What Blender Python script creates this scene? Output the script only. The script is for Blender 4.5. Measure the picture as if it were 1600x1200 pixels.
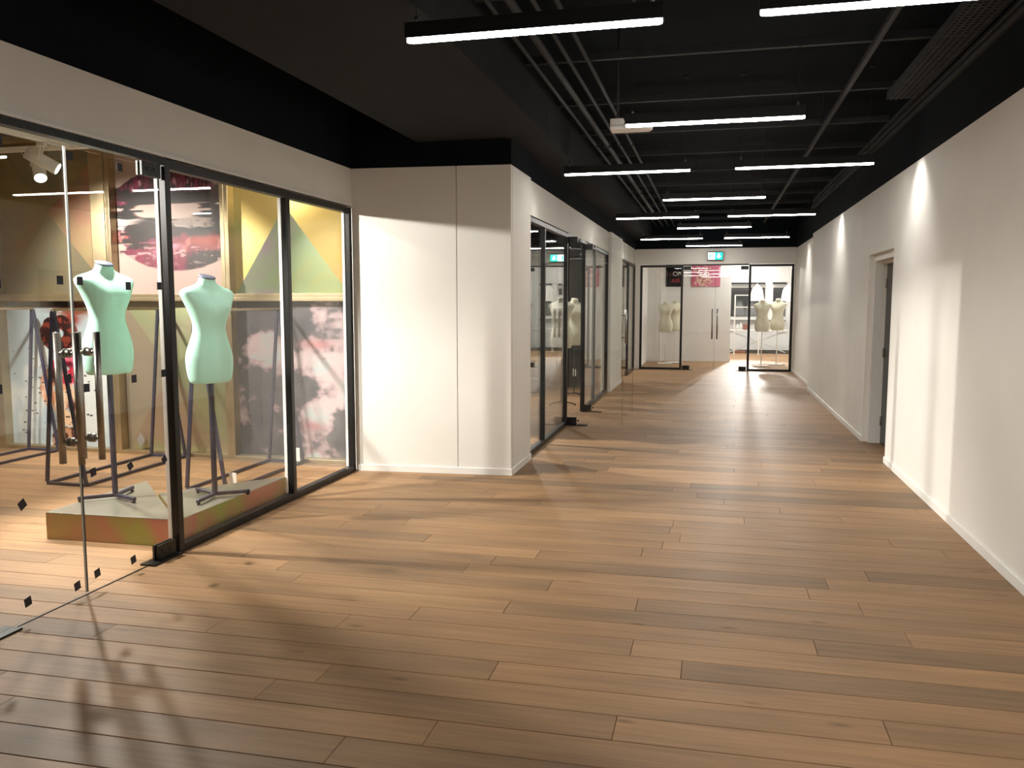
import bpy, bmesh, math, random
import numpy as np
from mathutils import Vector, Matrix, noise as mnoise

random.seed(7); rng = np.random.RandomState(7)
for o in list(bpy.data.objects): bpy.data.objects.remove(o)
SC = bpy.context.scene
COL = SC.collection
R = math.radians

# ------------------------------------------------------------------ camera, world, exposure
cam_d = bpy.data.cameras.new('camera'); cam = bpy.data.objects.new('camera', cam_d); COL.objects.link(cam)
cam_d.sensor_width = 36.0; cam_d.lens = 36.0 * 1290 / 1600; cam_d.clip_end = 200
cam.location = (0, 0, 1.55); cam.rotation_euler = (R(90 - 5.667), 0, R(13.70))
SC.camera = cam
SC.view_settings.view_transform = 'Standard'; SC.view_settings.look = 'None'
SC.view_settings.gamma = 1.0; SC.view_settings.use_curve_mapping = False
SC.view_settings.exposure = 0.25
w = bpy.data.worlds.new('world'); SC.world = w; w.use_nodes = True
w.node_tree.nodes['Background'].inputs[0].default_value = (0.9, 0.92, 1.0, 1)
w.node_tree.nodes['Background'].inputs[1].default_value = 0.0
try:
    SC.cycles.transparent_max_bounces = 24; SC.cycles.max_bounces = 10; SC.cycles.glossy_bounces = 6
    SC.cycles.sample_clamp_indirect = 4.0
except Exception: pass

LED = 37.0                      # radiance of the pendant diffusers
LEDC = (1.0, 0.955, 0.89)
WARM = (1.0, 0.94, 0.86)

def spot(loc, target, watts, cone=70, blend=0.5, color=WARM, rad=0.03):
    d = bpy.data.lights.new('spot_lamp', 'SPOT'); o = bpy.data.objects.new('spot_lamp', d); COL.objects.link(o)
    d.energy = watts; d.color = color; d.spot_size = R(cone); d.spot_blend = blend; d.shadow_soft_size = rad
    o.location = loc
    o.rotation_euler = (Vector(target) - Vector(loc)).to_track_quat('-Z', 'Y').to_euler()
    return o

# showroom track lights: (lamp position, aim, watts, cone)
# (rail point the head hangs from, aim, watts, cone)
SHOWR = [((-4.20, 5.05, 3.00), (-2.6, 4.4, 0.0), 200, 90),
         ((-6.05, 5.70, 2.76), (-5.7, 7.2, 1.4), 330, 100),
         ((-5.32, 5.70, 2.76), (-3.6, 4.3, 0.3), 340, 74),
         ((-5.00, 5.40, 2.76), (-2.5, 6.95, 1.0), 620, 66),
         ((-4.20, 5.90, 3.00), (-3.9, 7.25, 2.0), 60, 110),
         ((-6.60, 5.70, 2.76), (-6.2, 5.4, 0.0), 330, 125),
         ((-5.00, 2.60, 2.76), (1.6, 5.4, 1.0), 640, 58),
         ((-5.00, 4.20, 2.76), (-4.0, 4.9, 1.2), 580, 80)]
SHOW = []
for (rx, ry, rz_), aim, wt, cn in SHOWR:
    d_ = (Vector(aim) - Vector((rx, ry, rz_-.16))).normalized()
    SHOW.append((tuple(Vector((rx, ry, rz_-.14)) + d_*.14), aim, wt, cn))
for k, L in enumerate(SHOW): spot(L[0], L[1], L[2]*.85, L[3], 0.6, rad=.05 if k != 6 else .16)
# boutique spots shining out through the glass of the second shop
spot((-4.6, 9.25, 2.75), (-0.7, 7.3, 0.0), 780, 56)
spot((-3.6, 12.6, 2.75), (-2.2, 12.6, 0.0), 220, 80)
spot((-3.9, 15.0 - 0.5, 2.75), (-1.2, 10.8, 0.0), 240, 60)
spot((-3.4, 18.6, 2.75), (-1.5, 16.6, 0.3), 260, 100)
# wall washers recessed beside the soffits
for y in (3.2, 7.6, 12.0, 16.8): spot((1.40, y, 2.95), (1.50, y, 1.2), 42, 92, 0.9, LEDC, 0.05)
for y in (8.2, 12.15, 16.6): spot((-1.52, y, 2.88), (-1.74, y, 1.4), 8, 62, 0.8, LEDC, 0.05)
# far shop
spot((1.0, 26.2, 2.85), (0.2, 17.5, 0.0), 1050, 50, 0.3, (1.0, 0.95, 0.90), 0.10)

# ------------------------------------------------------------------ helpers
def lin(r, g, b): 
    f = lambda c: (c/255/12.92) if c/255 <= .04045 else ((c/255+.055)/1.055)**2.4
    return (f(r), f(g), f(b))

def newmat(name):
    m = bpy.data.materials.new(name); m.use_nodes = True
    return m, m.node_tree, m.node_tree.nodes['Principled BSDF']

def mat(name, col, rough=0.5, metal=0.0, var=0.06, scale=6.0, bump=0.0, emit=0.0, spec=0.5):
    m, nt, b = newmat(name)
    n = nt.nodes.new('ShaderNodeTexNoise'); n.inputs['Scale'].default_value = scale; n.inputs['Detail'].default_value = 4
    g = nt.nodes.new('ShaderNodeNewGeometry'); nt.links.new(g.outputs['Position'], n.inputs['Vector'])
    r = nt.nodes.new('ShaderNodeValToRGB')
    r.color_ramp.elements[0].color = (*[c*(1-var) for c in col], 1); r.color_ramp.elements[1].color = (*[min(1, c*(1+var)) for c in col], 1)
    r.color_ramp.elements[0].position = .3; r.color_ramp.elements[1].position = .7
    nt.links.new(n.outputs['Fac'], r.inputs['Fac']); nt.links.new(r.outputs['Color'], b.inputs['Base Color'])
    b.inputs['Roughness'].default_value = rough; b.inputs['Metallic'].default_value = metal
    b.inputs['Specular IOR Level'].default_value = spec
    if bump:
        n2 = nt.nodes.new('ShaderNodeTexNoise'); n2.inputs['Scale'].default_value = 220; nt.links.new(g.outputs['Position'], n2.inputs['Vector'])
        bp = nt.nodes.new('ShaderNodeBump'); bp.inputs['Strength'].default_value = bump; bp.inputs['Distance'].default_value = .002
        nt.links.new(n2.outputs['Fac'], bp.inputs['Height']); nt.links.new(bp.outputs['Normal'], b.inputs['Normal'])
    if emit:
        b.inputs['Emission Color'].default_value = (*col, 1); b.inputs['Emission Strength'].default_value = emit
    return m

def glass_mat(name, tint):
    m, nt, b = newmat(name); nt.nodes.remove(b)
    out = nt.nodes['Material Output']
    g = nt.nodes.new('ShaderNodeNewGeometry')
    dot = nt.nodes.new('ShaderNodeVectorMath'); dot.operation = 'DOT_PRODUCT'
    nt.links.new(g.outputs['Incoming'], dot.inputs[0]); nt.links.new(g.outputs['Normal'], dot.inputs[1])
    def math_(op, a, bb):
        n = nt.nodes.new('ShaderNodeMath'); n.operation = op
        for i, v in enumerate((a, bb)):
            if v is None: continue
            if isinstance(v, (int, float)): n.inputs[i].default_value = v
            else: nt.links.new(v, n.inputs[i])
        return n.outputs[0]
    c = math_('ABSOLUTE', dot.outputs['Value'], None)
    s = math_('POWER', math_('SUBTRACT', 1.0, c), 5.0)
    f = math_('ADD', math_('MULTIPLY', s, 0.96), 0.04)
    t = nt.nodes.new('ShaderNodeBsdfTransparent'); t.inputs[0].default_value = (*tint, 1)
    gl = nt.nodes.new('ShaderNodeBsdfGlossy'); gl.inputs['Roughness'].default_value = 0.0; gl.inputs[0].default_value = (1, 1, 1, 1)
    mx = nt.nodes.new('ShaderNodeMixShader')
    nt.links.new(f, mx.inputs[0]); nt.links.new(t.outputs[0], mx.inputs[1]); nt.links.new(gl.outputs[0], mx.inputs[2])
    nt.links.new(mx.outputs[0], out.inputs['Surface'])
    return m

def wood_mat(name, island=False):
    m, nt, b = newmat(name)
    L = nt.links.new; N = nt.nodes.new
    geo = N('ShaderNodeNewGeometry')
    if island:
        mr = N('ShaderNodeMapRange'); mr.inputs['To Min'].default_value = .28; mr.inputs['To Max'].default_value = .95; L(geo.outputs['Random Per Island'], mr.inputs['Value']); tone = mr.outputs[0]
    else:
        a = N('ShaderNodeAttribute'); a.attribute_name = 'tone'; tone = a.outputs['Fac']
    off = N('ShaderNodeMath'); off.operation = 'MULTIPLY'; off.inputs[1].default_value = 53.0; L(tone, off.inputs[0])
    cx = N('ShaderNodeCombineXYZ'); L(off.outputs[0], cx.inputs[0]); L(off.outputs[0], cx.inputs[1]); L(off.outputs[0], cx.inputs[2])
    add = N('ShaderNodeVectorMath'); add.operation = 'ADD'; L(geo.outputs['Position'], add.inputs[0]); L(cx.outputs[0], add.inputs[1])
    sc = N('ShaderNodeVectorMath'); sc.operation = 'MULTIPLY'; sc.inputs[1].default_value = (1.2, 26, 20); L(add.outputs[0], sc.inputs[0])
    n1 = N('ShaderNodeTexNoise'); n1.inputs['Scale'].default_value = 1.6; n1.inputs['Detail'].default_value = 8; n1.inputs['Distortion'].default_value = .6; L(sc.outputs[0], n1.inputs['Vector'])
    sc2 = N('ShaderNodeVectorMath'); sc2.operation = 'MULTIPLY'; sc2.inputs[1].default_value = (0.9, 4.5, 4); L(add.outputs[0], sc2.inputs[0])
    n2 = N('ShaderNodeTexNoise'); n2.inputs['Scale'].default_value = 1.5; n2.inputs['Detail'].default_value = 4; L(sc2.outputs[0], n2.inputs['Vector'])
    ramp = N('ShaderNodeValToRGB'); cr = ramp.color_ramp
    cr.elements[0].position = 0.0; cr.elements[0].color = (0.190, 0.119, 0.066, 1)
    cr.elements[1].position = 1.0; cr.elements[1].color = (0.375, 0.222, 0.115, 1)
    for p, c in ((.22, (.246, .150, .080)), (.5, (.304, .180, .092)), (.75, (.332, .196, .100))):
        e = cr.elements.new(p); e.color = (*c, 1)
    L(tone, ramp.inputs['Fac'])
    g = N('ShaderNodeValToRGB'); g.color_ramp.elements[0].position = .32; g.color_ramp.elements[0].color = (.85, .84, .83, 1)
    g.color_ramp.elements[1].position = .68; g.color_ramp.elements[1].color = (1.10, 1.10, 1.10, 1); L(n1.outputs['Fac'], g.inputs['Fac'])
    g2 = N('ShaderNodeValToRGB'); g2.color_ramp.elements[0].position = .3; g2.color_ramp.elements[0].color = (.82, .84, .86, 1)
    g2.color_ramp.elements[1].position = .62; g2.color_ramp.elements[1].color = (1.06, 1.05, 1.03, 1); L(n2.outputs['Fac'], g2.inputs['Fac'])
    m1 = N('ShaderNodeMix'); m1.data_type = 'RGBA'; m1.blend_type = 'MULTIPLY'; m1.inputs[0].default_value = 1
    L(ramp.outputs[0], m1.inputs[6]); L(g.outputs[0], m1.inputs[7])
    m2 = N('ShaderNodeMix'); m2.data_type = 'RGBA'; m2.blend_type = 'MULTIPLY'; m2.inputs[0].default_value = 1
    L(m1.outputs[2], m2.inputs[6]); L(g2.outputs[0], m2.inputs[7])
    # knots
    sc3 = N('ShaderNodeVectorMath'); sc3.operation = 'MULTIPLY'; sc3.inputs[1].default_value = (1.6, 5.0, 1); L(add.outputs[0], sc3.inputs[0])
    vo = N('ShaderNodeTexVoronoi'); vo.inputs['Scale'].default_value = 1.0; L(sc3.outputs[0], vo.inputs['Vector'])
    kr = N('ShaderNodeValToRGB'); kr.color_ramp.elements[0].position = .02; kr.color_ramp.elements[0].color = (.45, .40, .36, 1)
    kr.color_ramp.elements[1].position = .10; kr.color_ramp.elements[1].color = (1, 1, 1, 1); L(vo.outputs['Distance'], kr.inputs['Fac'])
    m3 = N('ShaderNodeMix'); m3.data_type = 'RGBA'; m3.blend_type = 'MULTIPLY'; m3.inputs[0].default_value = .8
    L(m2.outputs[2], m3.inputs[6]); L(kr.outputs[0], m3.inputs[7])
    L(m3.outputs[2], b.inputs['Base Color'])
    b.inputs['Roughness'].default_value = .52; b.inputs['Specular IOR Level'].default_value = .22
    bp = N('ShaderNodeBump'); bp.inputs['Strength'].default_value = .12; bp.inputs['Distance'].default_value = .003
    L(n1.outputs['Fac'], bp.inputs['Height']); L(bp.outputs['Normal'], b.inputs['Normal'])
    return m

def zinc_mat(name, seed, stops):
    """yellow-passivated zinc sheet: the rainbow film is the colour of the metal itself"""
    m, nt, b = newmat(name); L = nt.links.new; N = nt.nodes.new
    a = N('ShaderNodeAttribute'); a.attribute_name = 'facet'
    geo = N('ShaderNodeNewGeometry')
    ad = N('ShaderNodeVectorMath'); ad.operation = 'ADD'; ad.inputs[1].default_value = (seed*3.1, seed*1.7, seed*2.3); L(geo.outputs['Position'], ad.inputs[0])
    n = N('ShaderNodeTexNoise'); n.inputs['Scale'].default_value = 1.3; n.inputs['Detail'].default_value = 3; n.inputs['Distortion'].default_value = .8; L(ad.outputs[0], n.inputs['Vector'])
    mx = N('ShaderNodeMath'); mx.operation = 'MULTIPLY_ADD'; mx.inputs[1].default_value = 1.05; L(n.outputs['Fac'], mx.inputs[0]); L(a.outputs['Fac'], mx.inputs[2])
    fr = N('ShaderNodeMath'); fr.operation = 'FRACT'; L(mx.outputs[0], fr.inputs[0])
    r = N('ShaderNodeValToRGB'); cr = r.color_ramp
    cr.elements[0].position = 0; cr.elements[0].color = (*stops[0], 1); cr.elements[1].position = 1; cr.elements[1].color = (*stops[0], 1)
    for i, s in enumerate(stops[1:]):
        e = cr.elements.new((i+1)/len(stops)); e.color = (*s, 1)
    L(fr.outputs[0], r.inputs['Fac'])
    # rolled-sheet brushing
    sv = N('ShaderNodeVectorMath'); sv.operation = 'MULTIPLY'; sv.inputs[1].default_value = (3, 3, 60); L(geo.outputs['Position'], sv.inputs[0])
    n2 = N('ShaderNodeTexNoise'); n2.inputs['Scale'].default_value = 2; n2.inputs['Detail'].default_value = 5; L(sv.outputs[0], n2.inputs['Vector'])
    mr = N('ShaderNodeMapRange'); mr.inputs['To Min'].default_value = .28; mr.inputs['To Max'].default_value = .5; L(n2.outputs['Fac'], mr.inputs['Value'])
    L(mr.outputs[0], b.inputs['Roughness']); L(r.outputs[0], b.inputs['Base Color'])
    b.inputs['Metallic'].default_value = .55
    return m

def vcol_mat(name, rough=.55):
    m, nt, b = newmat(name)
    a = nt.nodes.new('ShaderNodeAttribute'); a.attribute_name = 'print'
    n = nt.nodes.new('ShaderNodeTexNoise'); n.inputs['Scale'].default_value = 900
    mr = nt.nodes.new('ShaderNodeMapRange'); mr.inputs['To Min'].default_value = rough-.06; mr.inputs['To Max'].default_value = rough+.06
    nt.links.new(n.outputs['Fac'], mr.inputs['Value']); nt.links.new(mr.outputs[0], b.inputs['Roughness'])
    nt.links.new(a.outputs['Color'], b.inputs['Base Color'])
    return m

M = {}
M['white'] = mat('white wall paint', (.82, .80, .755), .75, var=.02, scale=2.5, bump=.06)
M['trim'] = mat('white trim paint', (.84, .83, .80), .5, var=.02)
M['black'] = mat('black ceiling paint', (.0060, .0088, .0118), .9, var=.15, scale=3, spec=.08)
M['soffit'] = mat('charcoal soffit paint', (.0245, .0265, .0295), .9, var=.08, scale=3, spec=.08)
M['service'] = mat('dark grey service paint', (.034, .036, .039), .7, var=.1, spec=.2)
M['frame'] = mat('black anodised frame', (.016, .016, .016), .38, .3, var=.1)
M['patch'] = mat('dark patched steel', (.035, .037, .036), .35, .8, var=.3, scale=40)
M['steel'] = mat('brushed stainless steel', (.36, .34, .31), .32, 1.0, var=.08, scale=60)
M['glass'] = glass_mat('clear shop glass', (.985, .992, .985))
M['glassedge'] = mat('polished glass edge', (.012, .016, .016), .5, var=.1)
M['glasslit'] = mat('glass edge with painted highlight', (.62, .66, .62), .25, var=.05)  # highlight along the door joint put into the edge colour
M['sub'] = mat('dark subfloor', (.03, .019, .012), .9)
M['wood'] = wood_mat('oak board'); M['woodfar'] = wood_mat('oak boards further off', True)
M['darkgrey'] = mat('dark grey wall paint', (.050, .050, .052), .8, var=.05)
M['cream'] = mat('cream ceiling paint', (.80, .74, .66), .8, var=.03)
M['led'] = mat('lit pendant diffuser', (1.0, .95, .88), .5, var=0, emit=LED)
M['lamp'] = mat('lit spot lens', (1.0, .93, .82), .5, var=0, emit=30)
M['gold'] = mat('gold passivated steel', (.40, .32, .19), .36, .75, var=.16, scale=5)
M['brass'] = mat('pale brass tube', (.48, .40, .27), .35, .8, var=.05)
M['rack'] = mat('slate blue painted steel', (.032, .033, .062), .4, .2, var=.1)
M['mint'] = mat('mint green mannequin fabric', (.52, .93, .77), .75, var=.03, scale=9, bump=.05)
M['cap'] = mat('slate neck cap', (.10, .11, .17), .4, var=.05)
M['ivory'] = mat('ivory mannequin fabric', (.66, .64, .50), .75, var=.03, scale=9, bump=.05)
M['plastic'] = mat('white plastic', (.74, .72, .68), .4, var=.02)
M['navy'] = mat('navy vinyl sticker', (.007, .009, .022), .5, var=.05)
M['tag'] = mat('paper tag', (.72, .70, .62), .8, var=.03)
M['plinth'] = zinc_mat('gold passivated plinth sheet', 8, [(.40, .33, .18), (.34, .34, .08), (.26, .36, .06), (.46, .17, .13), (.36, .30, .14)])
M['plinthtop'] = mat('satin champagne plinth top', (.25, .24, .195), .32, .6, var=.08, scale=4)
Z_A = [(.46, .32, .08), (.50, .38, .12), (.34, .35, .13), (.27, .37, .20), (.34, .28, .31), (.46, .25, .15)]
Z_B = [(.27, .23, .15), (.33, .27, .13), (.38, .20, .13), (.25, .24, .17), (.20, .25, .15)]
M['zincbright'] = zinc_mat('rainbow zinc sheet', 1, Z_A)
M['zincdim'] = zinc_mat('olive rainbow zinc sheet', 2, Z_B)
M['zincsoft'] = zinc_mat('pale rainbow zinc sheet', 3, [(.36, .31, .22), (.40, .33, .24), (.36, .33, .17), (.30, .33, .18), (.38, .28, .20)])
M['zincviolet'] = zinc_mat('violet zinc sheet', 4, [(.26, .17, .26), (.18, .12, .22), (.32, .24, .24), (.28, .20, .26)])
M['print'] = vcol_mat('printed poster'); M['printd'] = vcol_mat('matt print', .7)
M['inkwhite'] = mat('white ink', (.75, .73, .72), .6, var=.02); M['inkred'] = mat('red ink', (.40, .03, .05), .6, var=.02)
M['inkdim'] = mat('dim red ink', (.11, .012, .02), .6, var=.02)
M['exitgreen'] = mat('lit green exit panel', (.0, .62, .36), .4, var=0, emit=4.5)
M['exitwhite'] = mat('lit white exit panel', (.62, 1.0, .97), .4, var=0, emit=5.0)
M['redbrown'] = mat('red brown board', (.22, .09, .06), .6)
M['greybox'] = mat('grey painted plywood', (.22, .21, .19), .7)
M['photo'] = mat('dark wall photograph', (.008, .0085, .009), .6, var=.2, spec=.15)
M['panel'] = mat('added glowing ceiling panel', (1.0, .98, .94), .5, var=0, emit=30.0)
M['rubber'] = mat('black rubber', (.01, .01, .01), .7)
M['doorpaint'] = mat('black door lacquer', (.010, .012, .014), .3, var=.1)
M['white2'] = mat('bright white shop paint', (.82, .81, .79), .7, var=.01)

class MB:
    def __init__(s): s.bm = bmesh.new()
    def box(s, x0, x1, y0, y1, z0, z1, bev=0.0):
        vs = [s.bm.verts.new(p) for p in ((x0,y0,z0),(x1,y0,z0),(x1,y1,z0),(x0,y1,z0),(x0,y0,z1),(x1,y0,z1),(x1,y1,z1),(x0,y1,z1))]
        fs = [s.bm.faces.new([vs[i] for i in f]) for f in ((0,3,2,1),(4,5,6,7),(0,1,5,4),(1,2,6,5),(2,3,7,6),(3,0,4,7))]
        if bev:
            es = list({e for f in fs for e in f.edges})
            bmesh.ops.bevel(s.bm, geom=es, offset=bev, segments=2, affect='EDGES', profile=.5)
        return s
    def prism(s, pts, z0, z1, bev=0.0):
        n = len(pts)
        lo = [s.bm.verts.new((p[0], p[1], z0)) for p in pts]; hi = [s.bm.verts.new((p[0], p[1], z1)) for p in pts]
        fs = [s.bm.faces.new(lo[::-1]), s.bm.faces.new(hi)] + [s.bm.faces.new((lo[i], lo[(i+1) % n], hi[(i+1) % n], hi[i])) for i in range(n)]
        bmesh.ops.recalc_face_normals(s.bm, faces=fs)
        if bev: bmesh.ops.bevel(s.bm, geom=list({e for f in fs for e in f.edges}), offset=bev, segments=2, affect='EDGES', profile=.5)
        return s
    def tube(s, p0, p1, r0, r1=None, n=16, cap=True):
        r1 = r0 if r1 is None else r1
        p0, p1 = Vector(p0), Vector(p1); d = (p1-p0).normalized()
        a = d.orthogonal().normalized(); b = d.cross(a)
        ring = lambda p, r: [s.bm.verts.new(p + a*math.cos(t)*r + b*math.sin(t)*r) for t in [2*math.pi*i/n for i in range(n)]]
        A, B = ring(p0, r0), ring(p1, r1)
        for i in range(n):
            f = s.bm.faces.new((A[i], A[(i+1) % n], B[(i+1) % n], B[i])); f.smooth = n > 6
        if cap: s.bm.faces.new(A[::-1]); s.bm.faces.new(B)
        return s
    def sq(s, p0, p1, wd, up=(0, 0, 1), bev=.002):
        p0, p1 = Vector(p0), Vector(p1); d = (p1-p0).normalized()
        u = Vector(up); u = (u - d*u.dot(d)); u = u.normalized() if u.length > 1e-4 else d.orthogonal().normalized()
        v = d.cross(u); h = wd/2
        q = lambda p: [s.bm.verts.new(p + u*i*h + v*j*h) for i, j in ((-1,-1),(1,-1),(1,1),(-1,1))]
        A, B = q(p0), q(p1)
        fs = [s.bm.faces.new(A[::-1]), s.bm.faces.new(B)] + [s.bm.faces.new((A[i], A[(i+1) % 4], B[(i+1) % 4], B[i])) for i in range(4)]
        bmesh.ops.recalc_face_normals(s.bm, faces=fs)
        if bev: bmesh.ops.bevel(s.bm, geom=list({e for f in fs for e in f.edges}), offset=bev, segments=1, affect='EDGES')
        return s
    def torus(s, c, axis, R0, r, n=20, m=8):
        c, d = Vector(c), Vector(axis).normalized(); a = d.orthogonal().normalized(); b = d.cross(a)
        V = []
        for i in range(n):
            t = 2*math.pi*i/n; e = a*math.cos(t)+b*math.sin(t)
            V.append([s.bm.verts.new(c + e*(R0+r*math.cos(q)) + d*r*math.sin(q)) for q in [2*math.pi*j/m for j in range(m)]])
        for i in range(n):
            for j in range(m):
                f = s.bm.faces.new((V[i][j], V[(i+1) % n][j], V[(i+1) % n][(j+1) % m], V[i][(j+1) % m])); f.smooth = True
        return s
    def lathe(s, prof, c=(0, 0, 0), n=32):
        V = [[s.bm.verts.new((c[0]+r*math.cos(t), c[1]+r*math.sin(t), c[2]+z)) for t in [2*math.pi*i/n for i in range(n)]] for r, z in prof]
        for k in range(len(V)-1):
            for i in range(n):
                f = s.bm.faces.new((V[k][i], V[k][(i+1) % n], V[k+1][(i+1) % n], V[k+1][i])); f.smooth = True
        return s
    def build(s, name, m, parent=None, org=(0, 0, 0)):
        me = bpy.data.meshes.new(name); 
        if any(org): bmesh.ops.translate(s.bm, verts=s.bm.verts, vec=(-org[0], -org[1], -org[2]))
        s.bm.to_mesh(me); s.bm.free(); me.materials.append(m)
        o = bpy.data.objects.new(name, me); COL.objects.link(o)
        if parent is not None: o.parent = parent
        return o

def tag(o, label=None, cat=None, group=None, kind=None):
    if label: o['label'] = label
    if cat: o['category'] = cat
    if group: o['group'] = group
    if kind: o['kind'] = kind
    return o
def thing(name, label, cat, loc=(0, 0, 0), rz=0.0, group=None):
    o = bpy.data.objects.new(name, None); COL.objects.link(o); o.location = loc; o.rotation_euler = (0, 0, rz); o.empty_display_size = .1
    return tag(o, label, cat, group)
def struct(o, label): o['kind'] = 'structure'; o['label'] = label; return o
def sroot(name, label, loc=(0, 0, 0)):
    o = bpy.data.objects.new(name, None); COL.objects.link(o); o.location = loc; o.empty_display_size = .1
    return struct(o, label)
def copy_tree(o, parent=None):
    c = o.copy(); COL.objects.link(c)
    if parent is not None: c.parent = parent
    for ch in list(o.children): copy_tree(ch, c)
    return c
def box(name, m, x0, x1, y0, y1, z0, z1, parent=None, bev=0.0, org=(0, 0, 0)):
    return MB().box(x0, x1, y0, y1, z0, z1, bev).build(name, m, parent, org)

# ------------------------------------------------------------------ levels and planes
XA, XB, XR, XR2, YF, YP = -3.18, -1.77, 1.64, 1.73, 19.30, 7.03
ZW, ZG, ZS, ZC = 2.735, 2.39, 2.95, 3.60

# ------------------------------------------------------------------ floor of oak boards
fl = struct(box('floor', M['sub'], -9.2, 3.4, -6.2, 28.6, -.06, -.02), 'floor of wide oak boards running across the corridor and into the shops')
W = .1812; TILT = .019
def board(bm, x0, x1, y0, w_, g=.0014, ch=.0022, top=0.0):
    def P(x, y, z): return bm.verts.new((x, y + TILT*x, z))
    xs0, xs1, ys0, ys1 = x0+g*.6, x1-g*.6, y0+g, y0+w_-g
    lo = [P(xs0, ys0, -.02), P(xs1, ys0, -.02), P(xs1, ys1, -.02), P(xs0, ys1, -.02)]
    mi = [P(xs0, ys0, top-ch), P(xs1, ys0, top-ch), P(xs1, ys1, top-ch), P(xs0, ys1, top-ch)]
    hi = [P(xs0+ch*.5, ys0+ch, top), P(xs1-ch*.5, ys0+ch, top), P(xs1-ch*.5, ys1-ch, top), P(xs0+ch*.5, ys1-ch, top)]
    bm.faces.new(hi)
    for i in range(4):
        j = (i+1) % 4
        bm.faces.new((lo[i], lo[j], mi[j], mi[i])); bm.faces.new((mi[i], mi[j], hi[j], hi[i]))
y0row = 3.53 - 16*W
nboards = 0
far = bmesh.new()
def tone_val():
    t = random.random()
    return min(1, max(0, random.gauss(.12, .06) if t < .16 else random.gauss(.55, .16)))
for k in range(-18, 140):
    y = y0row + k*W
    if y < -6.0 or y > 28.2: continue
    near = .55 < y < 9.2
    x = -9.0 + random.random()*1.9; xs = [-9.0]
    while x < 3.2:
        xs.append(x); x += random.choice((1.9, 1.9, 2.2, 2.2, 1.4, 1.6))
    xs.append(3.2)
    for a, b_ in zip(xs[:-1], xs[1:]):
        if near and b_ > -7.8 and a < 1.75 and nboards < 298:
            bm = bmesh.new(); board(bm, a, min(b_, 3.2), y, W)
            me = bpy.data.meshes.new('floor_board'); bm.to_mesh(me); bm.free(); me.materials.append(M['wood'])
            at = me.attributes.new('tone', 'FLOAT', 'FACE'); v = tone_val(); at.data.foreach_set('value', [v]*len(me.polygons))
            o = bpy.data.objects.new('floor_board', me); COL.objects.link(o); o.parent = fl; nboards += 1
        else:
            board(far, a, b_, y, W)
me = bpy.data.meshes.new('distant_boards'); far.to_mesh(me); far.free(); me.materials.append(M['woodfar'])
o = bpy.data.objects.new('distant_boards', me); COL.objects.link(o); o.parent = fl; o['kind'] = 'stuff'

# ------------------------------------------------------------------ ceiling, soffit, beams
ce = struct(box('ceiling', M['black'], -3.35, 2.3, -6.2, 19.45, ZC, ZC+.1), 'black painted open ceiling above the corridor')
MB().box(-2.58, -1.41, -6.0, 7.03, ZS, ZC, .004).build('soffit', M['soffit'], ce)
MB().box(-1.78, -1.41, 7.035, 19.28, ZS, ZC, .004).build('soffit', M['soffit'], ce)
for i in range(-6, 10):
    y = 6.15 + 1.34*i
    if y < -5.5 or y > 19.0: continue
    MB().box(-1.40, 1.60, y-.022, y+.022, 3.29, 3.345, .003).build('beam', M['service'], ce)
for i, y in enumerate((3.3, 4.8)):
    MB().box(-3.17, -2.585, y-.03, y+.03, 3.42, 3.50, .003).build('beam', M['service'], ce)
CW = [('nearest the left soffit', -1.30, .016), ('second from the left soffit', -1.17, .026), ('third from the left soffit', -1.04, .015), ('furthest right of the four by the soffit', -.91, .015)]
for nm, x, r in CW:
    mb = MB().tube((x, -5.5, 3.255), (x, 19.1, 3.255), r, n=12)
    pipe = mb.build('ceiling_conduit', M['service']); tag(pipe, 'dark grey conduit running along the ceiling, ' + nm, 'pipe', 'conduits along the left of the ceiling')
    for y in (5.2, 9.2, 13.2, 17.2):
        MB().box(x-r-.012, x+r+.012, y-.012, y+.012, 3.255-r-.004, 3.30, .002).build('clip', M['service'], pipe)
rail = MB().box(.985, 1.02, -5.5, 18.9, 3.245, 3.287, .003).build('ceiling_rail', M['service'])
tag(rail, 'single dark strut rail running along the ceiling right of the pendants', 'rail')
for y in (4.9, 8.9, 12.9, 16.9): MB().box(1.0, 1.012, y-.01, y+.01, 3.287, ZC).build('hanger', M['service'], rail)
# mesh cable tray
tr = thing('cable_tray', 'dark perforated cable tray high on the right above the white wall', 'cable tray', (1.445, 0, 3.2))
oT = (1.445, 0, 3.2)
MB().box(1.335, 1.34, -5, 7.5, 3.2, 3.26).build('side_rail', M['service'], tr, oT); MB().box(1.55, 1.555, -5, 7.5, 3.2, 3.26).build('side_rail', M['service'], tr, oT)
mb = MB()
for i in range(250): mb.box(1.34, 1.55, -5+.05*i, -5+.05*i+.026, 3.2, 3.203)
for xx in (1.36, 1.40, 1.44, 1.48, 1.52): mb.box(xx, xx+.014, -5, 7.5, 3.198, 3.2)
o = mb.build('mesh_base', M['service'], tr, oT); o['kind'] = 'stuff'
for y in (3.2, 5.2, 7.2): MB().box(1.33, 1.56, y-.015, y+.015, 3.26, 3.285, .002).build('bracket', M['service'], tr, oT)

# ------------------------------------------------------------------ corridor walls
wl = sroot('wall_left', 'cream header wall above the near left shopfront, black above')
box('header', M['white'], XA-.14, XA, -6, 6.965, ZG+.012, ZW, wl)
box('painted_band', M['black'], XA-.14, XA, -6, 6.965, ZW, ZC, wl)
box('solid_wall', M['white'], XA-.14, XA, -6, 1.45, 0, ZG+.012, wl)
box('header_trim', M['trim'], XA-.02, XA+.012, 1.45, 6.965, ZG+.012, ZG+.028, wl)

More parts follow.
